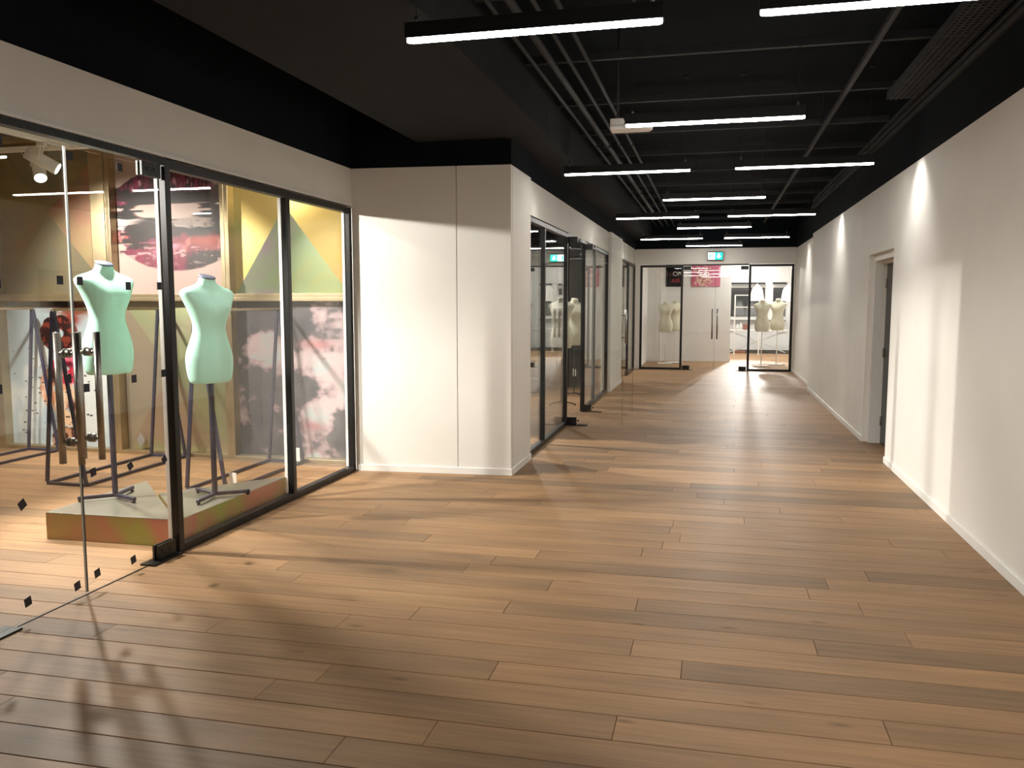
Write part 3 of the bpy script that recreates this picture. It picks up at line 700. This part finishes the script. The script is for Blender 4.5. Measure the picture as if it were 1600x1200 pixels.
# display panels: gold cassettes with pictures or creased zinc faces
def panel(label, cat, x0, x1, z0, z1, face, fw=.045, yb=7.335, yf=7.20, post=None):
    t = thing('gold_cassette', label, cat, ((x0+x1)/2, yb, z0), 0, 'display panels on the showroom back wall'); org = tuple(t.location)
    for a, b_, c, d in ((x0, x0+fw, z0, z1), (x1-fw, x1, z0, z1), (x0+fw, x1-fw, z0, z0+fw*.8), (x0+fw, x1-fw, z1-fw*.8, z1)):
        MB().box(a, b_, yf, yb, c, d, .003).build('frame_bar', M['gold'], t, org)
    a, b_, c, d = x0+fw, x1-fw, z0+fw*.8, z1-fw*.8
    if post: MB().prism([(post[0], yf-.004), (post[1], yf-.004), (post[1], yf-.012), (post[0]+.02, yf-.03), (post[0], yf-.012)], z0, z1, .002).build('corner_flashing', M['gold'], t, org)
    box('backing', M['gold'], a, b_, yb-.03, yb-.005, c, d, t, 0, org)
    if isinstance(face, np.ndarray): poster('picture', face, a, b_, c, d, yb-.032, M['print'], t, org)
    else:
        m, offs = face; mb = MB(); yb2 = yb-.032
        mid = ((a+b_)/2, yb2-.085, c+(d-c)*.54)
        cs = [(a, yb2, c), (b_, yb2, c), (b_, yb2, d), (a, yb2, d)]
        for i in range(4):                       # bottom, right, top, left facets, each its own bent sheet
            mb2 = MB(); vs = [mb2.bm.verts.new(p) for p in (cs[i], cs[(i+1) % 4], mid)]; mb2.bm.faces.new(vs)
            bmesh.ops.subdivide_edges(mb2.bm, edges=mb2.bm.edges[:], cuts=3, use_grid_fill=True)
            for v_ in mb2.bm.verts: v_.co.y += (mnoise.noise(v_.co*1.7))*.012*(1 if abs(v_.co.y-yb2) > 1e-4 else 0)
            o = mb2.build('facet', m, t, org)
            for p in o.data.polygons: p.use_smooth = True
            at = o.data.attributes.new('facet', 'FLOAT', 'POINT'); at.data.foreach_set('value', [offs[i]]*len(o.data.vertices))
    return t
ZM, ZT = 1.595, 3.20
panel('pink and black close-up lips picture in a gold frame, upper row', 'picture', -5.95, -4.62, ZM, ZT, lips_img()**1.35*.80)
panel('doughnut stack picture on pale grey in a gold frame, lower row', 'picture', -7.37, -5.93, 0, ZM, donut_img()**1.35*.86)
panel('dark pink cloud picture in a gold frame behind the rightmost rack', 'picture', -4.62, -3.335, 0, ZM, cloud_img()*.55)
panel('bright rainbow gold creased metal panel, upper right beside the pier', 'panel', -4.62, -3.335, ZM, ZT, (M['zincbright'], (.02, .58, .08, .62)))
panel('dull olive creased metal panel above the doughnut picture', 'panel', -7.37, -5.95, ZM, ZT, (M['zincdim'], (.52, .80, .45, .62)), post=(-6.12, -5.955))
panel('pale gold creased metal panel in the lower row behind the mannequins', 'panel', -5.93, -4.62, 0, ZM, (M['zincsoft'], (.30, .10, .0, .55)))
panel('violet creased metal panel at the left end of the lower row', 'panel', -8.75, -7.37, 0, ZM, (M['zincviolet'], (.1, .3, .5, .7)))
panel('olive metal panel at the left end of the upper row', 'panel', -8.75, -7.37, ZM, ZT, (M['zincdim'], (.3, .1, .6, .45)))
o = MB().prism([(0, 0), (.001, 0), (.001, .001)], 0, .001); o.bm.free()
dm = poly_xz([(-5.69, .06), (-5.64, .14), (-5.69, .22), (-5.74, .14)], 7.212, 7.216).build('diamond_shade', M['greybox'], None)  # grey diamond painted in for the shade of a sticker
tag(dm, 'grey diamond patch painted as sticker shade low on the pale gold panel', 'sticker')
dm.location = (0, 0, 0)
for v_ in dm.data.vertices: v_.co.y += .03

# track and spot heads
TR = [('white lighting track along the showroom ceiling parallel to the display panels', (-9.0, -4.79), (5.70, 5.70)),
      ('white lighting track running from the pair of spot heads over the near glass doors', (-5.0, -5.0), (.6, 5.68)),
      ('white lighting track close behind the shopfront header', (-4.2, -4.2), (.6, 6.2))]
for lb, (xa, xb), (ya, yb_) in TR:
    zt_ = 3.0 if xa == -4.2 else 2.76
    ctr = ((xa+xb)/2, (ya+yb_)/2, zt_)
    tk = thing('ceiling_track', lb, 'track', ctr, 0, 'white lighting tracks in the showroom')
    if xa == xb: MB().box(xa-.018, xa+.018, ya, yb_, zt_, zt_+.04, .003).build('rail', M['plastic'], tk, ctr)
    else: MB().box(xa, xb, ya-.018, ya+.018, zt_, zt_+.04, .003).build('rail', M['plastic'], tk, ctr)
    for f in (.08, .5, .92):
        px_, py_ = xa+(xb-xa)*f, ya+(yb_-ya)*f
        MB().tube((px_, py_, zt_+.04), (px_, py_, 3.28), .006, n=8).build('drop_rod', M['plastic'], tk, ctr)

def head(lampinfo, label, top):
    (p, tgt, wt, cn) = lampinfo; p = Vector(p); d = (Vector(tgt)-p).normalized()
    t = thing('track_spotlight', label, 'lamp', tuple(top), 0, 'white spot heads in the showroom'); org = tuple(top)
    back = p - d*.24; lens = p - d*.012
    MB().tube(back, p - d*.006, .048, n=28).torus(p-d*.008, d, .046, .004, 28, 8).build('barrel', M['plastic'], t, org)
    MB().tube(p-d*.0055, p-d*.003, .040, n=28).build('lens', M['lamp'], t, org)
    MB().box(top[0]-.035, top[0]+.035, top[1]-.02, top[1]+.02, top[2]-.03, top[2], .004).build('adapter', M['plastic'], t, org)
    mid = back + d*.10; side = d.cross(Vector((0, 0, 1))).normalized()*.053
    yk = MB()
    for s in (1, -1): yk.sq(mid+side*s, Vector((top[0], top[1], top[2]-.03))+side*s*.8, .012)
    yk.build('yoke', M['plastic'], t, org)
    MB().torus(back-d*.005+Vector((-.02, 0, .0)), (0, 1, 0), .022, .003, 18, 6).build('cable_loop', M['plastic'], t, org)
HL = ['unseen white spot head above the shopfront header', 'unseen white spot head aimed at the lower pictures', 'white spot head aimed at the plinth mannequins, tilted towards the glass', 'white spot head aimed at the pier, above the glass header',
      'white spot head lighting the rainbow panel', 'white spot head pointing down at the left garment rack', 'white spot head on the track over the near glass doors', 'white spot head above the mannequins']
for L, lb, RP in zip(SHOW, HL, SHOWR):  # the first two heads are unseen, put in for their light
    p = Vector(L[0]); d = (Vector(L[1])-p).normalized()
    # the lamp sits just in front of the lens
    head((p - d*.02, L[1], L[2], L[3]), lb, (RP[0][0], RP[0][1], RP[0][2]+.001))

# ------------------------------------------------------------------ plinths
H_P = .18
def plinth(label, A, B, C):
    t = thing('triangular_plinth', label, 'plinth', ((A[0]+B[0]+C[0])/3, (A[1]+B[1]+C[1])/3, 0)); org = tuple(t.location)
    b_ = MB().prism([A, B, C], .002, H_P-.004, .002).build('sides', M['plinth'], t, org)
    at = b_.data.attributes.new('facet', 'FLOAT', 'POINT'); at.data.foreach_set('value', [.97]*len(b_.data.vertices))
    MB().prism([A, B, C], H_P-.003, H_P, .0008).build('top', M['plinthtop'], t, org)
plinth('gold three-cornered plinth with the brighter mint mannequin on it', (-4.225, 4.425), (-3.275, 4.46), (-4.225, 5.42))
plinth('gold three-cornered plinth along the glass under the mannequin nearer the frame', (-3.255, 4.47), (-3.245, 5.83), (-3.86, 5.075))

# ------------------------------------------------------------------ mannequins
def torso_mesh(m, parent, sc=1.0, z0=0.0):
    prof = [ # z, half width, front, back, y shift, exponent
        (.000, .140, .088, .088, .000, 2.2), (.006, .155, .100, .100, .000, 2.2), (.05, .168, .112, .112, .002, 2.2), (.12, .178, .118, .122, .004, 2.2), (.18, .180, .115, .125, .005, 2.2),
        (.24, .168, .105, .115, .004, 2.2), (.30, .146, .094, .095, .002, 2.2), (.355, .127, .086, .080, .000, 2.2), (.40, .121, .084, .076, -.002, 2.2), (.45, .130, .090, .080, -.003, 2.2),
        (.50, .150, .100, .088, -.003, 2.3), (.55, .172, .104, .094, -.002, 2.4), (.59, .192, .098, .096, .000, 2.5), (.625, .212, .088, .092, .004, 2.5), (.650, .217, .076, .084, .008, 2.4),
        (.668, .196, .066, .074, .012, 2.2), (.682, .152, .060, .066, .014, 2.1), (.696, .106, .057, .060, .013, 2.0), (.710, .072, .055, .056, .010, 2.0), (.728, .060, .053, .053, .006, 2.0), (.760, .056, .052, .052, .000, 2.0)]
    n = 48; mb = MB(); V = []
    for k, (z, a, bf, bb_, ys, e) in enumerate(prof):
        ring = []
        for i in range(n):
            t = 2*math.pi*i/n; c, s_ = math.cos(t), math.sin(t)
            x = a*math.copysign(abs(c)**(2/e), c); b2 = bf if s_ < 0 else bb_
            y = b2*math.copysign(abs(s_)**(2/e), s_) + ys
            if s_ < 0:
                for bx in (-.072, .072): y -= .034*math.exp(-((x-bx)/.065)**2-((z-.530)/.062)**2)
                y -= .010*math.exp(-(x/.09)**2-((z-.20)/.09)**2)
            zz = z - (y*.28 if z > .74 else 0)*0 + (.10*(-x) if z > .75 else 0)*.0 + ((y)*.30 if z > .75 else 0)
            ring.append(mb.bm.verts.new((x*sc, y*sc, z0+zz*sc)))
        V.append(ring)
    for k in range(len(V)-1):
        for i in range(n):
            f = mb.bm.faces.new((V[k][i], V[k][(i+1) % n], V[k+1][(i+1) % n], V[k+1][i])); f.smooth = True
    mb.bm.faces.new(V[0][::-1]); mb.bm.faces.new(V[-1])
    o = mb.build('torso', m, parent)
    ss = o.modifiers.new('subdivision', 'SUBSURF'); ss.levels = 1; ss.render_levels = 1
    cp = MB(); rr = [(.0, .003), (.050, .004), (.0575, .001), (.0575, -.008), (.050, -.008)]
    cp.lathe(rr, (0, 0, 0), 32)
    for v_ in cp.bm.verts: v_.co.z += v_.co.y*.30; v_.co = Vector((v_.co.x*sc, v_.co.y*sc, z0+(.7605)*sc+v_.co.z*sc))
    cp.build('neck_cap', M['cap'] if m is M['mint'] else m, o)
    return o
def mannequin_tripod(label, loc, rz, m, mstand, torso_z, sc=1.0, foot_rot=0.0, square=True):
    t = thing('dress_form', label, 'mannequin', loc, rz)
    torso_mesh(m, t, sc, torso_z)
    if square: MB().box(-.014, .014, -.014, .014, .028, torso_z+.05, .002).build('pole', mstand, t)
    else: MB().tube((0, 0, .03), (0, 0, torso_z+.05), .011, n=14).build('pole', mstand, t)
    for k in range(3):
        a = foot_rot + 2*math.pi*k/3; ex_, ey = math.cos(a)*.235, math.sin(a)*.235
        if square:
            lg = MB().sq((0, 0, .026), (ex_, ey, .026), .024, (0, 0, 1)).build('foot', mstand, t)
        else:
            mb = MB(); pts = [(0, .05), (.10, .045), (.19, .03), (.235, .016)]
            for (r0, h0), (r1, h1) in zip(pts[:-1], pts[1:]): mb.tube((math.cos(a)*r0, math.sin(a)*r0, h0), (math.cos(a)*r1, math.sin(a)*r1, h1), .010, n=10)
            lg = mb.build('foot', mstand, t)
        MB().tube((ex_*.94, ey*.94, 0.0005), (ex_*.94, ey*.94, .013), .011, n=12).build('rubber_pad', M['rubber'], lg)
    return t
mannequin_tripod('mint green armless dress form on the left gold plinth, brightly lit', (-4.045, 4.86, H_P), R(76), M['mint'], M['rack'], .875, 1.0, R(-76-20))
mannequin_tripod('mint green armless dress form just right of the black glass frame post', (-3.39, 5.06, H_P), R(72), M['mint'], M['rack'], .812, .965, R(-72-85))

# ------------------------------------------------------------------ garment racks
def rack(label, xl, xr, y0, y1, tags=()):
    t = thing('garment_rack', label, 'rack', ((xl+xr)/2, (y0+y1)/2, 0), 0, 'A-frame garment racks in the showroom'); org = tuple(t.location)
    xm = (xl*.62+xr*.38); wd = .026; zt = 1.475
    for y in (y0, y1):
        for x in (xl, xr): MB().sq((x, y, .026), (xm+(x-xm)*.04, y, zt), wd, (0, 1, 0)).build('leg', M['rack'], t, org)
        MB().sq((xl, y, .013), (xr, y, .013), wd, (0, 0, 1)).build('end_bar', M['rack'], t, org)
    for x in (xl, xr): MB().sq((x, y0+.013, .013), (x, y1-.013, .013), wd, (0, 0, 1)).build('floor_bar', M['rack'], t, org)
    MB().sq((xm, y0-.01, zt+.010), (xm, y1+.01, zt+.010), .022, (0, 0, 1)).build('top_rail', M['brass'], t, org)
    for (x, y) in tags: MB().prism([(x-.035, y-.012), (x+.035, y-.018), (x+.035, y-.0165), (x-.035, y-.0105)], .03, .16).build('paper_tag', M['tag'], t, org)
rack('slate A-frame garment rack in front of the cloud picture', -4.19, -3.83, 5.87, 7.17, ((-3.80, 5.94), (-3.86, 7.12)))
rack('slate A-frame garment rack between the two lit mannequins and the door handles', -5.50, -5.11, 5.80, 7.15)
rack('slate A-frame garment rack at the left edge before the doughnut picture', -6.98, -6.61, 5.80, 7.14)

# ------------------------------------------------------------------ second shop (dark) and third shop
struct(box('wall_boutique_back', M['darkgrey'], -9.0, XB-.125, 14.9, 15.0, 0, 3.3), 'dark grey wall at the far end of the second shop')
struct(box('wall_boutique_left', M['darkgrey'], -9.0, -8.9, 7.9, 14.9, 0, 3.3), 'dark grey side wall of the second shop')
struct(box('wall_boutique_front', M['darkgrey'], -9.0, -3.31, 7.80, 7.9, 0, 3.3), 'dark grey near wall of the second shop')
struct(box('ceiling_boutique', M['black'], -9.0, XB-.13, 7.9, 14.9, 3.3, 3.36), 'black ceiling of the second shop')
M['cubegrey'] = mat('mid grey cube paint', (.09, .088, .082), .7)
gb = thing('display_cube', 'grey display cube on the floor behind the second shopfront glass', 'plinth', (-3.03, 13.8, 0))
MB().box(-.14, .14, -.14, .14, .02, .24, .004).build('body', M['cubegrey'], gb); MB().box(-.12, .12, -.12, .12, 0.0005, .02).build('kick', M['frame'], gb); MB().box(-.145, .145, -.145, .145, .2405, .255, .002).build('lid', M['cubegrey'], gb)
mannequin_tripod('ivory armless dress form by the open glass doors, nearer of two', (-2.22, 12.25, 0), R(-20), M['ivory'], M['service'], .86, 1.0, R(10), False)
mt = mannequin_tripod('ivory armless dress form by the open glass doors, further of two with a tag', (-2.22, 13.45, 0), R(35), M['ivory'], M['service'], .84, 1.0, R(40), False)
MB().box(.02, .022, -.02, .09, .33, .45).build('paper_tag', M['tag'], mt)
mannequin_tripod('ivory armless dress form right behind the pier corner in the second shop', (-2.62, 9.35, 0), R(60), M['ivory'], M['service'], .86, 1.0, R(0), False)

struct(box('wall_third_near', M['white'], -6.0, XB-.125, 15.95, 16.05, 0, 3.3), 'pale near wall of the third shop')
struct(box('wall_third_left', M['white'], -6.1, -6.0, 15.95, 19.4, 0, 3.3), 'pale back wall of the third shop')
struct(box('wall_third_far', M['white'], -6.0, XB-.002, 19.31, 19.42, 0, 3.3), 'pale far wall of the third shop')
struct(box('ceiling_third', M['white'], -6.0, XB-.13, 16.05, 19.3, 3.0, 3.06), 'pale ceiling of the third shop')

# ------------------------------------------------------------------ far shop, bright white
YW = 22.2
struct(box('wall_shop_left', M['white2'], -1.80, -1.70, 19.43, YW, 0, 3.0), 'white side wall just inside the far shop')
wpn = struct(MB().box(-1.70, .42, YW, YW+.14, 0, 3.0, .003).build('wall_partition', M['white2']), 'white partition wall behind the far glass doors')
MB().box(-1.70, -1.34, YW-.30, YW-.001, 0, 3.0, .003).build('column', M['white2'], wpn)
struct(box('baseboard_partition', M['trim'], -1.33, .43, YW-.013, YW-.001, 0, .075), 'white baseboard along the far partition')
struct(box('wall_shop_back', M['white2'], -2.0, 3.3, 28.0, 28.1, 0, 3.0), 'white back wall of the far shop')
struct(box('wall_shop_right', M['white2'], 2.36, 2.46, 19.43, 28.0, 0, 3.0), 'white right wall of the far shop')
struct(box('wall_shop_inner', M['white2'], -2.1, -2.0, YW+.14, 28.1, 0, 3.0), 'white inner wall hidden behind the far partition')
struct(box('wall_shop_return', M['white2'], 1.74, 2.46, 19.423, 19.43, 0, 3.0), 'white inner return beside the far glass front')
cs = struct(box('ceiling_shop', M['white2'], -2.1, 2.46, 19.43, 28.1, 3.0, 3.06), 'white ceiling of the far shop')
for n, (x, y) in enumerate(((1.05, 21.3), (1.05, 23.4), (1.05, 25.4), (1.05, 27.1), (-1.0, 24.8), (1.95, 22.6))):
    MB().box(x-.30, x+.30, y-.30, y+.30, 2.985, 2.999).build('added_light_panel', M['panel'], cs)  # unseen glowing panels added to brighten the far shop

def text_obj(s, size, m, parent, loc, ext=.0015, align='LEFT'):
    cu = bpy.data.curves.new('lettering', 'FONT'); cu.body = s; cu.size = size; cu.extrude = ext; cu.align_x = align
    o = bpy.data.objects.new('lettering_curve', cu); COL.objects.link(o)
    bpy.context.view_layer.update()
    me = bpy.data.meshes.new_from_object(o.evaluated_get(bpy.context.evaluated_depsgraph_get())); bpy.data.objects.remove(o)
    me.materials.clear(); me.materials.append(m)
    t = bpy.data.objects.new('lettering', me); COL.objects.link(t); t.parent = parent
    t.rotation_euler = (R(90), 0, 0); t.location = loc
    return t
bp_ = thing('text_poster', 'black poster with white and red lettering on the far partition', 'poster', (-1.025, YW-.012, 1.95))
MB().box(-.225, .225, -.006, .006, 0, .62, .002).build('board', M['photo'], bp_)
text_obj('H', .155, M['inkdim'], bp_, (-.205, -.0085, .285)); text_obj('I', .155, M['inkdim'], bp_, (-.085, -.0085, .285)); text_obj('ON', .155, M['inkwhite'], bp_, (-.045, -.0085, .285))
text_obj('AIR', .155, M['inkred'], bp_, (-.085, -.0085, .105))
def pink_img():
    h, w_ = 120, 140
    V, U = np.mgrid[0:h, 0:w_]; u = U/(w_-1); v = V/(h-1)
    n1 = vnoise(h, w_, 14, 3, 1, 41); n2 = vnoise(h, w_, 24, 3, 1, 42)
    img = np.zeros((h, w_, 3)) + rgb(198, 96, 124); img = mix(img, rgb(206, 118, 142), sstep(.3, .8, u))
    d = np.exp(-((u-.40)/.30)**2-((v-.32)/.42)**2)
    img = mix(img, rgb(226, 196, 176), sstep(.50, .60, n1*.5+n2*.3+d*.30)*(d > .12)); img = mix(img, rgb(178, 150, 130), sstep(.5, .65, n2)*np.exp(-((u-.16)/.14)**2-((v-.1)/.2)**2))
    img = mix(img, rgb(150, 50, 70), sstep(.58, .66, n2)*d)
    return img
pk = thing('pink_poster', 'pink poster with a splash of pale petals on the far partition', 'poster', (-.225, YW-.012, 1.95))
MB().box(-.365, .365, -.006, .006, 0, .62, .002).build('board', M['inkwhite'], pk)
poster('picture', pink_img(), -.365, .365, 0, .62, -.0075, M['print'], pk, (0, 0, 0))

def mannequin_plate(label, loc, rz, tz, cap=False):
    t = thing('dress_form', label, 'mannequin', loc, rz)
    torso_mesh(M['ivory'], t, 1.0, tz)
    MB().tube((0, 0, .03), (0, 0, tz+.05), .012, n=14).build('pole', M['plastic'], t)
    MB().box(-.17, .17, -.14, .14, .0005, .03, .006).build('base_plate', M['plastic'], t)
    return t
mannequin_plate('ivory dress form behind the left panel of the far glass front', (-1.17, 21.0, 0), R(12), .80)
mannequin_plate('white dress form half hidden behind another, by the far front post', (-.96, 21.5, 0), R(30), .82)
mannequin_plate('ivory dress form standing left in the far right glass panel', (1.13, 20.75, 0), R(-15), .84)
mannequin_plate('white dress form standing right in the far right glass panel', (1.52, 21.3, 0), R(-20), .86)

# wall photographs and shelves at the back
def body_img():
    h, w_ = 90, 110
    V, U = np.mgrid[0:h, 0:w_]; u = U/(w_-1); v = V/(h-1)
    n1 = vnoise(h, w_, 6, 3, 1, 51)
    img = np.zeros((h, w_, 3)) + rgb(26, 27, 28)
    for cx in (.30, .62, .92):
        wdt = .13+.05*np.cos((v-.1)*7); m = sstep(1.2, .5, np.abs(u-cx)/wdt)*sstep(.62, .35, v)
        img = mix(img, rgb(120, 122, 122), m*.9)
    img = mix(img, rgb(70, 70, 72), sstep(.86, .98, v)*.8)
    return img*(.8+.4*n1[..., None])
for n, (a, b_, lb) in enumerate(((.46, 1.58, 'large black and white photograph on the far back wall'), (1.84, 2.22, 'narrow dark photograph at the right of the far back wall'))):
    t = thing('wall_photograph', lb, 'picture', ((a+b_)/2, 27.985, 1.09))
    hw = (b_-a)/2
    MB().box(-hw, hw, -.02, .01, 0, .92, .003).build('board', M['photo'], t); poster('picture', body_img(), -hw+.01, hw-.01, .01, .91, -.0215, M['print'], t, (0, 0, 0))
for n, (a, b_, z, lb) in enumerate(((.45, 1.58, 2.12, 'grey shelf strip above the large photograph'), (1.82, 2.24, 2.12, 'short dark shelf strip above the narrow photograph'), (.45, 2.24, .92, 'long grey shelf strip under the photographs'))):
    o = MB().box(a, b_, 27.86, 27.998, z, z+.06, .004).build('wall_shelf', M['service'] if n < 2 else M['greybox']); tag(o, lb, 'shelf')
    MB().box(a+.02, b_-.02, 27.88, 27.99, z-.02, z).build('lip', M['plastic'], o)
# white clothes rail
cr_ = thing('clothes_rail', 'white tube clothes rail before the far photographs', 'rack', (.95, 25.4, 0)); oc = (.95, 25.4, 0)
for x in (.60, 1.30):
    MB().sq((x, 25.4, .02), (x, 25.4, 1.75), .03).build('upright', M['plastic'], cr_, oc); MB().sq((x, 25.15, .012), (x, 25.65, .012), .024).build('foot', M['plastic'], cr_, oc)
MB().sq((.585, 25.4, 1.75), (1.315, 25.4, 1.75), .03).build('top_bar', M['plastic'], cr_, oc); MB().sq((.615, 25.4, 1.40), (1.285, 25.4, 1.40), .03).build('mid_bar', M['plastic'], cr_, oc)
# lampshades
for x, y, z, lb in ((1.15, 24.0, 1.58, 'white bell shaped pendant shade left of the far mannequins'), (2.02, 24.6, 1.58, 'white round pendant shade at the right edge of the far shop')):
    t = thing('hanging_lamp', lb, 'lamp', (x, y, z))
    MB().lathe([(.20, 0), (.185, .10), (.15, .30), (.12, .36), (.03, .44), (.012, .47)], n=32).lathe([(.195, .003), (.18, .10), (.145, .295), (.115, .355), (.03, .43)], n=32).build('shade', M['plastic'], t)
    MB().tube((0, 0, .46), (0, 0, 3.0-z), .006, n=8).build('cord', M['plastic'], t)
# trestle table
tb = thing('trestle_table', 'white trestle table with crossed legs at the back of the far shop', 'table', (1.05, 26.6, 0)); ot = (1.05, 26.6, 0)
MB().box(.45, 2.20, 26.3, 26.9, .66, .70, .004).build('table_top', M['plastic'], tb, ot)
for y in (26.38, 26.82):
    MB().sq((.50, y, .013), (2.14, y, .645), .022).build('leg', M['plastic'], tb, ot); MB().sq((2.14, y+.024, .013), (.50, y+.024, .645), .022).build('leg', M['plastic'], tb, ot)
for x, z, lb in ((.72, .70, 'small white bottle on the far trestle table'), (.82, .70, 'taller white bottle on the far trestle table')):
    t = thing('bottle', lb, 'bottle', (x, 26.5, z)); MB().lathe([(0.001, 0.0005), (.035, .0005), (.037, .10 + (x-.72)*.6), (.015, .14+(x-.72)*.6), (.015, .17+(x-.72)*.6), (.001, .17+(x-.72)*.6)], n=20).build('body', M['plastic'], t); MB().tube((0, 0, .171+(x-.72)*.6), (0, 0, .195+(x-.72)*.6), .017, n=14).build('cap', M['greybox'], t)
bx = thing('carton', 'terracotta coloured carton on the table beside the bottles', 'box', (.98, 26.55, .70)); MB().box(-.10, .10, -.08, .08, .0005, .16, .004).build('body', M['redbrown'], bx); MB().box(-.104, .104, -.084, .084, .161, .18, .003).build('lid', M['redbrown'], bx)
rb = thing('floor_board_stack', 'low red brown board lying on the far shop floor', 'board', (.78, 26.1, 0)); MB().box(-.18, .18, -.10, .10, .0005, .04, .004).build('lower_board', M['redbrown'], rb); MB().box(-.17, .18, -.095, .10, .041, .075, .004).build('upper_board', M['redbrown'], rb)
